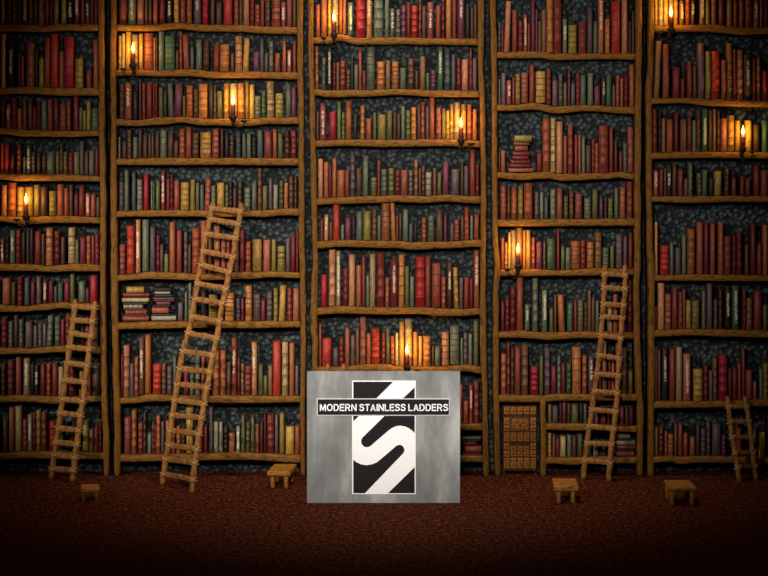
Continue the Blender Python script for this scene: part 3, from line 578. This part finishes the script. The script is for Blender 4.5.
for b in books:
    rnd = random.Random(int(b['x0'] * 131 + b['k'] * 7 + b['c'] * 1000 + b['bot'] * 3))
    tint = rnd.random(); dep = rnd.uniform(.16, .185)
    w = (b['x1'] - b['x0']) / 100; cx = (b['x0'] + b['x1']) / 2
    ind = b.get('ind')
    mb = MB() if ind else rest
    if b.get('lie'):
        p0 = W(cx, b['y1']); h = w; w = (b['y1'] - b['y0']) / 100 - .0006
        y = .025 + rnd.uniform(0, .015)
        pl, bl = book_mesh(mb, p0.x, y, p0.z + .0004, w, h, dep, b['code'], tint, lying=True)
    else:
        bot = max(b['bot'], b['bot']); L3 = [shelf_y(b['c'], b['k'], q)[0] for q in (b['x0'], cx, b['x1'])]
        p0 = W(cx, min(L3) - .28); h = (min(L3) - .28 - b['top']) / 100
        y = .03 + rnd.uniform(0, .02)
        ln = .06 if 'L' in b['fl'] else (-.06 if 'J' in b['fl'] else 0)
        if 'L' in b['fl']: ln = -.04
        if 'J' in b['fl']: ln = .04
        pl, bl = book_mesh(mb, p0.x, y, p0.z, w, h, dep, b['code'], tint, lean=ln, ribs=(rnd.random() < .4 and h > .2 and '/' not in b['fl']))
    org = (p0.x, y, p0.z)
    ob = None
    if ind:
        ob = mb.build('book', None, origin=org); tag(ob, b['label'], 'book', b['rowname'])
    if '=' in b['fl']:
        nb = 2 if h < .15 else rnd.choice((3, 4, 5))
        for q in range(nb):
            m2 = MB() if ind else rest; bands_mesh(m2, pl, bl, w, h, nb, q)
            if ind: m2.build('spine_band', ob, origin=org)
    if '/' in b['fl'] and not b.get('lie'):
        m2 = MB() if ind else rest; title_mesh(m2, pl, bl, w, h, rnd)
        if ind: m2.build('spine_lettering', ob, origin=org)
o = rest.build('books'); tag(o, 'smaller and half-hidden old books filling the gaps on all five bookcases', 'books', kind='stuff')

# ---------------------------------------------------------------- drawer cabinet in the fourth bookcase
root = thing('drawer_cabinet', 'small honey-coloured wooden cabinet of many tiny drawers under the fourth bookcase shelf', 'cabinet', ((520.3 - 384) / 100, .12, 0))
f = lambda px: (px - 384) / 100 * 1.0025
g_ = lambda py: (FL - .9 - py) / 100 * 1.0
mb = MB()
mb.box((f(503.2), .12, .028), (f(537.3), .26, g_(406.2)), CAB_D, .004)
mb.build('body', root, origin=(f(502.6), .07, 0))
cx_ = [(504, 510), (510.7, 516.9), (517.6, 523.4), (524.1, 529.9), (530.8, 536.6)]
ry_ = [(407.2, 415), (418, 424.8), (425.4, 432), (432.8, 442.4), (443.4, 450.2), (451, 458), (458.8, 469.6)]
def drawer(a, b, c_, d, knob=True, yy=.1):
    mb = MB(); mb.box((f(a), yy, g_(d)), (f(b), .124, g_(c_)), CAB_W, .007)
    dr = mb.build('drawer', root, origin=(f(a), yy, g_(d)))
    if knob:
        mb = MB(); x, z = (f(a) + f(b)) / 2, (g_(c_) + g_(d)) / 2
        mb.tube([(x, yy + .004, z), (x, yy - .006, z), (x, yy - .012, z), (x, yy - .016, z)], [.003, .003, .007, .003], IRON, 8)
        k = mb.build('knob', root, origin=(x, yy, z)); k.parent = dr; k.location = Vector((x, yy, z)) - Vector((f(a), yy, g_(d)))
for r_, (ya, yb) in enumerate(ry_):
    for ci, (xa, xb) in enumerate(cx_):
        if ci in (0, 4) or r_ in (0, 3, 6): drawer(xa, xb, ya, yb)
mb = MB(); mb.box((f(510.9), .1, g_(432)), (f(529.7), .124, g_(418.2)), CAB_M, .01)
for q in range(3): mb.box((f(512.5), .094, g_(421.5 + q * 4)), (f(528), .105, g_(420 + q * 4)), CAB_W, .004)
dd = mb.build('door', root, origin=(f(510.9), .1, g_(432)))
mb = MB(); mb.tube([(f(520.3), .1, g_(425)), (f(520.3), .088, g_(425)), (f(520.3), .08, g_(425))], [.006, .011, .004], IRON, 8)
kk = mb.build('knob', root, origin=(f(520.3), .1, g_(425))); kk.parent = dd; kk.location = (f(520.3) - f(510.9), 0, g_(425) - g_(432))
for q in range(2):
    for ci in (1, 2, 3): drawer(cx_[ci][0], cx_[ci][1], 447 + q * 5.6, 452 + q * 5.6, True, .11)
for xx in (504.6, 536):
    for yy_ in (.135, .245):
        mb = MB(); mb.box((f(xx) - .012, yy_ - .012, 0), (f(xx) + .012, yy_ + .012, .028), CAB_D, .002); mb.build('foot', root, origin=(f(xx), yy_, 0))

# ---------------------------------------------------------------- ladders
def ladder(name_label, Lp, Rp, rungs, wpx, sd, top_gap=.056):
    rr = random.Random(sd)
    def rail(pts):
        py0, pyf = pts[0][1], pts[-1][1]; df = floor_d(pyf)
        def at(px, py):
            t = (py - py0) / (pyf - py0); return W(px, py, top_gap + (df - top_gap) * t)
        out = []
        n = int((pyf - py0) / 4)
        for i in range(n + 1):
            py = py0 + (pyf - py0) * i / n
            px = lerp(pts, py); out.append(at(px, py))
        out[-1].z = 0.0
        return out, at
    def lerp(pts, py):
        for (xa, ya), (xb, yb) in zip(pts, pts[1:]):
            if py <= yb: return xa + (xb - xa) * (py - ya) / (yb - ya)
        return pts[-1][0]
    lp, la = rail(Lp); rp, ra = rail(Rp)
    c = (lp[-1] + rp[-1]) / 2
    root = thing('log_ladder', name_label, 'ladder', (c.x, c.y, 0), 'rustic lashed ladders leaning on the bookcases')
    hw = wpx / 200
    for pts in (lp, rp):
        mb = MB(); w = wob(rr.random() * 99)
        rad = [hw * (1 + .10 * w(i * .35)) for i in range(len(pts))]; rad[0] *= .75; rad[-1] *= .85
        pts2 = [p + Vector((w(i * .3) * .0022, 0, 0)) for i, p in enumerate(pts)]; pts2[0].z += 0
        mb.tube([pts2[0] + Vector((0, .003, .008))] + pts2, [rad[0] * .45] + rad, LAD_W, 9)
        mb.build('rail', root, origin=pts[-1])
    for (yl, yr) in rungs:
        a = la(lerp(Lp, yl), yl); b = ra(lerp(Rp, yr), yr)
        a = a + Vector((0, -hw * .5, 0)); b = b + Vector((0, -hw * .5, 0))
        d = (b - a); n = 9; mb = MB(); w = wob(rr.random() * 99)
        rings = []
        for i in range(n + 1):
            t = -.02 + 1.04 * i / n; p = a + d * t; h = .029 * (1 + .12 * w(t * 2)) * (.8 if i in (0, n) else 1) * wpx / 6; dp = .013
            rings.append([(p.x + 0, p.y + dp * math.cos(q), p.z + h * math.sin(q)) for q in [2 * PI * j / 10 for j in range(10)]])
        mb.loft(rings, LAD_W); ro = mb.build('rung', root, origin=a)
        for p, tang in ((a, Lp), (b, Rp)):   # cord lashing, crossed turns round rail and rung
            mb = MB()
            for s in (-1, 1):
                pts = []
                for j in range(17):
                    q = 2 * PI * j / 16
                    pts.append(p + Vector((math.cos(q) * (hw + .006), hw * .5 + math.sin(q) * (hw + .016), s * .017 * math.cos(q) * 1.2)))
                mb.tube(pts, .0036, ROPE, 5)
            cc = mb.build('lashing', root, origin=p); cc.parent = ro; cc.location = Vector(p) - Vector(a)
ladder('short log ladder leaning on the leftmost bookcase, its top just under a bright red book',
       [(75.5, 300), (72.5, 330), (69, 352), (66, 375), (62.5, 400), (59, 425), (55, 450), (51, 479)],
       [(95, 302), (92.5, 325), (89.5, 350), (86, 375), (83, 400), (79, 428), (75.5, 455), (72, 482)],
       [(306, 307.5), (320, 321), (333, 336), (347, 349), (363, 365), (380, 382), (399, 401), (413, 415), (428, 430), (442, 444), (454.5, 457), (468.5, 470)], 6.2, 3)
ladder('tallest log ladder, crooked, leaning on the second bookcase from the left',
       [(213.3, 202), (210, 220), (204.7, 242), (202, 262), (199.5, 272), (197, 287), (194, 303), (191.7, 320), (187.5, 336), (183.3, 350), (180, 367.5), (177, 386), (174, 407), (171, 426), (168.5, 446), (165, 465), (162, 485)],
       [(241.4, 204), (240, 215), (236, 237), (233, 257), (229.5, 270), (227, 284), (224, 298), (220.5, 312), (218.5, 330), (215, 346), (212, 360), (209, 378), (205, 399), (202, 417), (198.5, 438), (195, 462), (191.5, 493)],
       [(208.3, 211.4), (219, 224), (234, 238), (251.3, 256.7), (265, 272), (283.5, 288.5), (299, 303), (316.5, 321), (333, 338), (351, 355), (368.5, 371.5), (384, 387), (400, 403.5), (415, 417.5), (430.5, 433.5), (445, 448.5), (458.8, 462.5), (474, 479)], 6.0, 5)
ladder('log ladder leaning on the fourth bookcase, right of the drawer cabinet',
       [(605, 266), (603.8, 304), (602, 325), (600.5, 345), (598, 368), (594.8, 389), (591.7, 412), (588.5, 433), (585.4, 458), (583, 479.5)],
       [(625, 266), (625.2, 292), (623.5, 306), (621.8, 323), (620.2, 345), (619, 362), (617.7, 385), (616.5, 406), (614, 426), (611.5, 445), (610, 464), (608.5, 481.5)],
       [(273.7, 275), (287.5, 288.8), (304, 305.2), (316.5, 317.8), (335, 338), (355.4, 358.3), (373.8, 375.4), (391, 393), (409.5, 411.5), (426, 428.8), (443, 444), (460.2, 462.4)], 5.6, 7)
ladder('shortest log ladder, leaning on the rightmost bookcase near the right edge',
       [(727.4, 397), (729, 411.5), (731.5, 433), (734.8, 451), (738, 469), (739.6, 482.5)],
       [(745, 397), (748, 414.8), (750.5, 433), (752.3, 451), (754.6, 467.6), (756.3, 479.5)],
       [(406.5, 406), (421.7, 421), (437, 437), (452.7, 452.5), (467.2, 466)], 5.2, 9)
ladder('ladder hidden behind the grey metal sign, only its two rail tops showing above',
       [(328, 364.5), (326, 400), (323, 440), (320, 481)], [(343.5, 364.5), (342, 400), (340, 440), (338, 483)],
       [(378, 379), (394, 395), (410, 411), (426, 427), (442, 443), (458, 459), (472, 473)], 4.6, 12)

# ---------------------------------------------------------------- stools
def stool(label, cx, pyf, w, dep, h, th, rot, skew, lx, lr=.019):
    d = floor_d(pyf); p = W(cx, pyf, d); y0 = p.y
    root = thing('footstool', label, 'stool', (p.x, y0 + dep / 2, 0), 'low wooden footstools on the carpet')
    mb = MB(); rr = random.Random(cx)
    w1, w2 = wob(cx), wob(cx + 5)
    def out(s, z):
        pts = []
        for (u, v) in [(-1, -1), (-.3, -1.03), (.4, -.98), (1, -1), (1.03, -.2), (.98, .5), (1, 1), (.2, 1.02), (-.5, .98), (-1, 1), (-.97, .3), (-1.02, -.4)]:
            x = u * w / 2 * s + v * skew; y = v * dep / 2 * s
            pts.append((p.x + x * math.cos(rot) - y * math.sin(rot), y0 + dep / 2 + x * math.sin(rot) + y * math.cos(rot), z))
        return pts
    mb.loft([out(.95, h - th), out(1, h - th * .75), out(1, h - th * .2), out(.96, h)], STOOL_W, smooth=False)
    mb.build('seat', root, origin=(p.x, y0 + dep / 2, h - th))
    for v in (-.78, .78):
        for u in (-lx, lx):
            x = u * w / 2 + v * skew; y = v * dep / 2
            X = p.x + x * math.cos(rot) - y * math.sin(rot); Y = y0 + dep / 2 + x * math.sin(rot) + y * math.cos(rot)
            mb = MB(); mb.tube([(X, Y, 0), (X, Y, .006), (X * 1, Y, h * .5), (X, Y, h - th + .004)], [lr * .8, lr, lr * .92, lr], STOOL_W, 9)
            mb.build('leg', root, origin=(X, Y, 0))
stool('smallest footstool, on the carpet below the shortest-looking ladder at far left', 88.3, 501.5, .17, .24, .12, .035, .14, .0, .7, .017)
stool('footstool close to the second bookcase, left of the grey metal sign', 281, 488.5, .225, .44, .165, .05, -.05, .012, .58, .024)
stool('footstool on the carpet in front of the fourth bookcase and its ladder', 567, 503.5, .225, .40, .165, .055, -.04, .0, .58, .024)
stool('footstool with slanted flat top and four visible legs, in front of rightmost bookcase', 683, 506, .245, .40, .17, .035, -.02, -.002, .74, .024)

# ---------------------------------------------------------------- candles on iron sconces
CAND = [(133, 47, -1, 'upper left of second bookcase', 12), (233, 99, 1, 'second bookcase, third shelf down', 12), (334, 16, -1, 'top left of middle bookcase', 12),
        (461, 122, 1, 'right end of middle bookcase', 12), (26, 198, -1, 'leftmost bookcase', 12), (671, 11, -1, 'top left of rightmost bookcase', 12),
        (743, 130, 1, 'right side of rightmost bookcase', 12), (518, 248, -1, 'left side of fourth bookcase', 12), (407, 349, 1, 'middle bookcase just above the metal sign', 12)]
for (cx, cy, side, where, hh) in CAND:
    yc = -.11
    p = W(cx, cy, .11)
    zt = p.z - .055; zb = zt - .118; zc = zb - .045          # candle top, candle foot, cup foot
    root = thing('candle_sconce', f'dark iron candle bracket with a small side cup, {where}', 'sconce', (p.x, 0, zc), 'iron candle brackets')
    mb = MB(); mb.lathe((p.x, yc, zc), [(.006, -.012), (.018, -.006), (.030, .012), (.036, .034), (.040, .046), (.034, .046), (.026, .044), (.004, .044)], IRON)
    mb.build('cup', root, origin=(p.x, yc, zc))
    mb = MB(); mb.box((p.x - .018, -.014, zc - .05), (p.x + .018, -.006, zc + .03), IRON, .004)
    mb.build('back_plate', root, origin=(p.x, -.01, zc))
    mb = MB(); mb.tube([(p.x, -.01, zc - .03), (p.x, -.03, zc - .045), (p.x, -.06, zc - .04), (p.x, yc, zc - .025), (p.x, yc, zc - .008)], .009, IRON, 7)
    mb.tube([(p.x, -.03, zc - .04), (p.x + side * .04, -.04, zc - .062), (p.x + side * .085, -.05, zc - .055), (p.x + side * .105, -.05, zc - .028), (p.x + side * .105, -.05, zc - .01)], .006, IRON, 7)
    mb.tube([(p.x, -.02, zc - .045), (p.x + side * .01, -.03, zc - .08), (p.x + side * .03, -.035, zc - .095), (p.x + side * .045, -.035, zc - .08), (p.x + side * .035, -.035, zc - .068)], .005, IRON, 7)
    mb.build('arm', root, origin=(p.x, -.01, zc))
    mb = MB(); mb.lathe((p.x + side * .105, -.05, zc - .012), [(.004, -.004), (.018, 0), (.030, .012), (.034, .022), (.028, .022), (.012, .012), (.003, .010)], IRON, 12)
    mb.build('side_cup', root, origin=(p.x + side * .105, -.05, zc))
    cn = thing('candle', f'lit dark red candle burning on {where}', 'candle', (p.x, yc, zb), 'lit candles on the bookcases')
    mb = MB(); mb.lathe((p.x, yc, zb), [(.024, 0), (.025, .05), (.023, zt - zb - .01), (.020, zt - zb), (.006, zt - zb - .004)], WAX, 12)
    mb.build('wax', cn, origin=(p.x, yc, zb))
    mb = MB(); mb.tube([(p.x, yc, zt - .008), (p.x + .001, yc, zt + .014)], .002, WICK, 5); mb.build('wick', cn, origin=(p.x, yc, zt))
    mb = MB(); mb.lathe((p.x, yc, zt + .006), [(.003, 0), (.014, .010), (.020, .028), (.018, .042), (.012, .062), (.006, .082), (.001, .1)], FLAME, 12)
    fo = mb.build('flame', cn, origin=(p.x, yc, zt))
    ld = bpy.data.lights.new('candle_light', 'POINT'); ld.color = (1, .53, .08); ld.energy = 9.0; ld.shadow_soft_size = .03
    lo = bpy.data.objects.new('candle_light', ld); COL.objects.link(lo); lo.location = (p.x, yc - .02, zt + .06)

# ---------------------------------------------------------------- metal sign standing on the carpet
dS = floor_d(502.9); K = (DIST - dS) / DIST / 100
def sp(px, py, off=0.0): q = W(px, py, dS); return (q.x, -dS - off, q.z)
m, nt, b = new_mat('brushed_metal')
v = objco(nt, (1, 1, .35)); n1 = noise(nt, 2.3, 6, v, .62); n2 = noise(nt, 60, 2, objco(nt, (.15, 1, 1)))
r = ramp(nt, n1.outputs['Fac'], [(.3, lin((82, 83, 83))), (.5, lin((128, 129, 128))), (.68, lin((180, 181, 180)))])
nt.links.new(r.outputs[0], b.inputs['Base Color']); b.inputs['Roughness'].default_value = .6; b.inputs['Metallic'].default_value = .0
bump(nt, b, n2.outputs['Fac'], .15, .002)
METAL = m
WHITE = plain('sign_white', (255, 255, 255), .6, var=.0, spec=.1); BLACK = plain('sign_black', (34, 30, 32), .6, var=.0, spec=.1)
STEEL = plain('stand_steel', (90, 90, 90), .4, .8)
c0 = W(383.5, 502.9, dS)
root = thing('metal_sign', 'grey metal sign board reading MODERN STAINLESS LADDERS, standing before the middle bookcase', 'sign', (c0.x, -dS, 0))
def slab(name, pts, off, th, mat, parent, smooth=False, mb=None, build=True):
    mb = mb or MB()
    mb.loft([[sp(x, y, off - th) for x, y in pts], [sp(x, y, off) for x, y in pts]], mat, smooth=False)
    if build: return mb.build(name, parent, origin=sp(pts[0][0], pts[0][1], off))
slab('board', [(307, 502.9), (460, 502.9), (460, 371.3), (307, 371.3)], 0, .02, METAL, root)
cq = lambda L: [(305 + a / 3.975, 365 + b / 3.975) for a, b in L]
slab('logo_panel', cq([(187, 513), (440, 513), (440, 62), (187, 62)]), .006, .006, WHITE, root)
def arc(cx, cy, r, a0, a1, n=10): return [(cx + r * math.cos(math.radians(a0 + (a1 - a0) * i / n)), cy + r * math.sin(math.radians(a0 + (a1 - a0) * i / n))) for i in range(n + 1)]
RA = [(436, 88), (436, 270), (425, 259), (412, 250), (396, 243), (378, 240), (360, 243), (345, 250), (331, 260)] + arc(246, 303, 23, 48, 228) + [(312, 206), (388, 133)]
RB = [(192, 66), (350, 66), (192, 224)]
RC = [(192, 376), (206, 387), (224, 395), (246, 398), (268, 394), (286, 386), (302, 373)] + arc(375, 337, 20, -132, 48) + [(238, 509), (192, 509)]
RD = [(436, 405), (436, 509), (330, 509)]
def poly_slab(mb, pts, off, th, mat):
    from mathutils.geometry import tessellate_polygon
    P3 = [Vector(sp(x, y, off)) for x, y in pts]; tr = tessellate_polygon([P3]); n = len(pts)
    vs = P3 + [Vector(sp(x, y, off - th)) for x, y in pts]
    fs = []
    for t in tr:
        a, b_, c_ = (P3[i] for i in t); nn = (b_ - a).cross(c_ - a)
        fs.append(tuple(t) if nn.y < 0 else tuple(reversed(t)))
    fs += [(i, (i + 1) % n, (i + 1) % n + n, i + n) for i in range(n)]
    mb.add(vs, fs, mat, smooth=False)
mb = MB()
for q in (RA, RB, RC, RD): poly_slab(mb, cq(q), .009, .003, BLACK)
mb.build('ladder_emblem', root, origin=sp(*cq([(192, 66)])[0]))
slab('name_bar_edge', cq([(47, 201), (576, 201), (576, 132), (47, 132)]), .012, .012, plain('bar_edge', (205, 205, 205), .6, var=0), root)
slab('name_bar', cq([(51, 197), (572, 197), (572, 136), (51, 136)]), .015, .004, BLACK, root)
GL = {'M': (.87, [[(.085, 0), (.085, 1)], [(.785, 0), (.785, 1)], [(.13, 1), (.435, .06)], [(.435, .06), (.74, 1)]]),
 'O': (.86, [[(.43 + .345 * math.cos(q * PI / 10), .5 + .42 * math.sin(q * PI / 10)) for q in range(21)]]),
 'D': (.76, [[(.085, 0), (.085, 1)], [(.085, .92), (.34, .92)] + [(.34 + .335 * math.sin(q * PI / 10), .5 + .42 * math.cos(q * PI / 10)) for q in range(1, 10)] + [(.34, .08), (.085, .08)]]),
 'E': (.66, [[(.085, 0), (.085, 1)], [(.08, .92), (.65, .92)], [(.08, .52), (.6, .52)], [(.08, .08), (.66, .08)]]),
 'R': (.76, [[(.085, 0), (.085, 1)], [(.085, .92), (.42, .92)] + [(.42 + .22 * math.sin(q * PI / 8), .70 + .22 * math.cos(q * PI / 8)) for q in range(1, 8)] + [(.42, .48), (.085, .48)], [(.40, .46), (.67, 0)]]),
 'N': (.76, [[(.085, 0), (.085, 1)], [(.675, 0), (.675, 1)], [(.12, .97), (.64, .03)]]),
 'S': (.7, [[(.62, .72), (.58, .84), (.46, .915), (.34, .925), (.2, .9), (.11, .82), (.11, .68), (.2, .59), (.36, .53), (.52, .47), (.61, .38), (.61, .22), (.52, .12), (.36, .075), (.22, .09), (.11, .16), (.07, .3)]]),
 'T': (.66, [[(0, .92), (.66, .92)], [(.33, 0), (.33, .92)]]),
 'A': (.76, [[(.08, 0), (.38, .97)], [(.38, .97), (.68, 0)], [(.17, .3), (.59, .3)]]),
 'I': (.17, [[(.085, 0), (.085, 1)]]), 'L': (.6, [[(.085, 0), (.085, 1)], [(.08, .08), (.59, .08)]])}
TXT = 'MODERN STAINLESS LADDERS'; tot = sum(.27 if ch == ' ' else GL[ch][0] + .1 for ch in TXT) - .1
(xa, ya), (xb, yb) = cq([(59, 182)])[0], cq([(569, 154)])[0]
mb = MB(); X = 0; SW = .083
for ch in TXT:
    if ch == ' ': X += .27; continue
    wd, strokes = GL[ch]
    for st in strokes:
        L_, R_ = [], []
        for i, pnt in enumerate(st):
            a = Vector(st[max(0, i - 1)]); b = Vector(st[min(len(st) - 1, i + 1)])
            if ch == 'O' and i in (0, len(st) - 1): a, b = Vector(st[-2]), Vector(st[1])
            t = (b - a).normalized(); n = Vector((-t.y, t.x)) * SW; p = Vector(pnt)
            L_.append(p + n); R_.append(p - n)
        for i in range(len(st) - 1):
            q4 = [L_[i], L_[i + 1], R_[i + 1], R_[i]]
            q4 = [(xa + (xb - xa) * (X + q.x) / tot, ya + (yb - ya) * q.y) for q in q4]
            vs = [sp(x, y, .0175) for x, y in q4] + [sp(x, y, .0145) for x, y in q4]
            mb.add(vs, [(0, 1, 2, 3), (0, 4, 5, 1), (2, 6, 7, 3)], WHITE, smooth=False)
    X += wd + .1
mb.build('lettering', root, origin=sp(xa, ya, .018))
for s in (-1, 1):
    x = c0.x + s * .45
    mb = MB(); mb.tube([(x, -dS + .02, .75), (x, -dS + .17, .38), (x, -dS + .32, 0.0)], .012, STEEL, 8)
    mb.build('stand_leg', root, origin=(x, -dS + .32, 0))

# ---------------------------------------------------------------- lights
def spot(name, loc, aim, energy, ang, blend, col, size):
    l = bpy.data.lights.new(name, 'SPOT'); l.energy = energy; l.spot_size = math.radians(ang); l.spot_blend = blend
    l.color = col; l.shadow_soft_size = size
    o = bpy.data.objects.new(name, l); COL.objects.link(o); o.location = loc
    o.rotation_euler = (Vector(aim) - Vector(loc)).to_track_quat('-Z', 'Y').to_euler()
    return o
spot('unseen_front_spot', (-4.6, -11, 5.9), (.3, 0, 2.6), 2900, 42, 1.0, (1, .94, .86), .2)
spot('unseen_front_spot', (-.2, -13, 4.8), (-.1, 0, 2.5), 5400, 38, 1.0, (1, .94, .86), .5)  # added frontal fill that softens the key's side shadows, no real fixture
spot('added_side_spot', (-7.2, -8, 4.6), (-2.3, 0, 1.5), 3600, 25, 1.0, (1, .92, .80), .06)  # added spot, aimed to throw the tallest ladder's shadow on the second bookcase
spot('ceiling_lamp', (0, -1.6, 8.5), (0, -.2, 0), 1300, 58, 1.0, (1, .90, .78), .2)
w = bpy.data.worlds.new('dark_room'); w.use_nodes = True
w.node_tree.nodes['Background'].inputs[0].default_value = (1, .75, .5, 1); w.node_tree.nodes['Background'].inputs[1].default_value = .012
scn.world = w

# ---------------------------------------------------------------- camera
cd = bpy.data.cameras.new('camera'); cd.sensor_width = 36; cd.lens = 36 * DIST * 100 / 768; cd.sensor_fit = 'HORIZONTAL'
cd.shift_y = -(288 - HZ) / 768
cd.clip_end = 100
cam = bpy.data.objects.new('camera', cd); COL.objects.link(cam); cam.location = (0, -DIST, CAMZ); cam.rotation_euler = (PI / 2, 0, 0)
scn.camera = cam
scn.view_settings.view_transform = 'Standard'; scn.view_settings.look = 'None'; scn.view_settings.gamma = 1
scn.view_settings.use_curve_mapping = False; scn.view_settings.exposure = 0.0
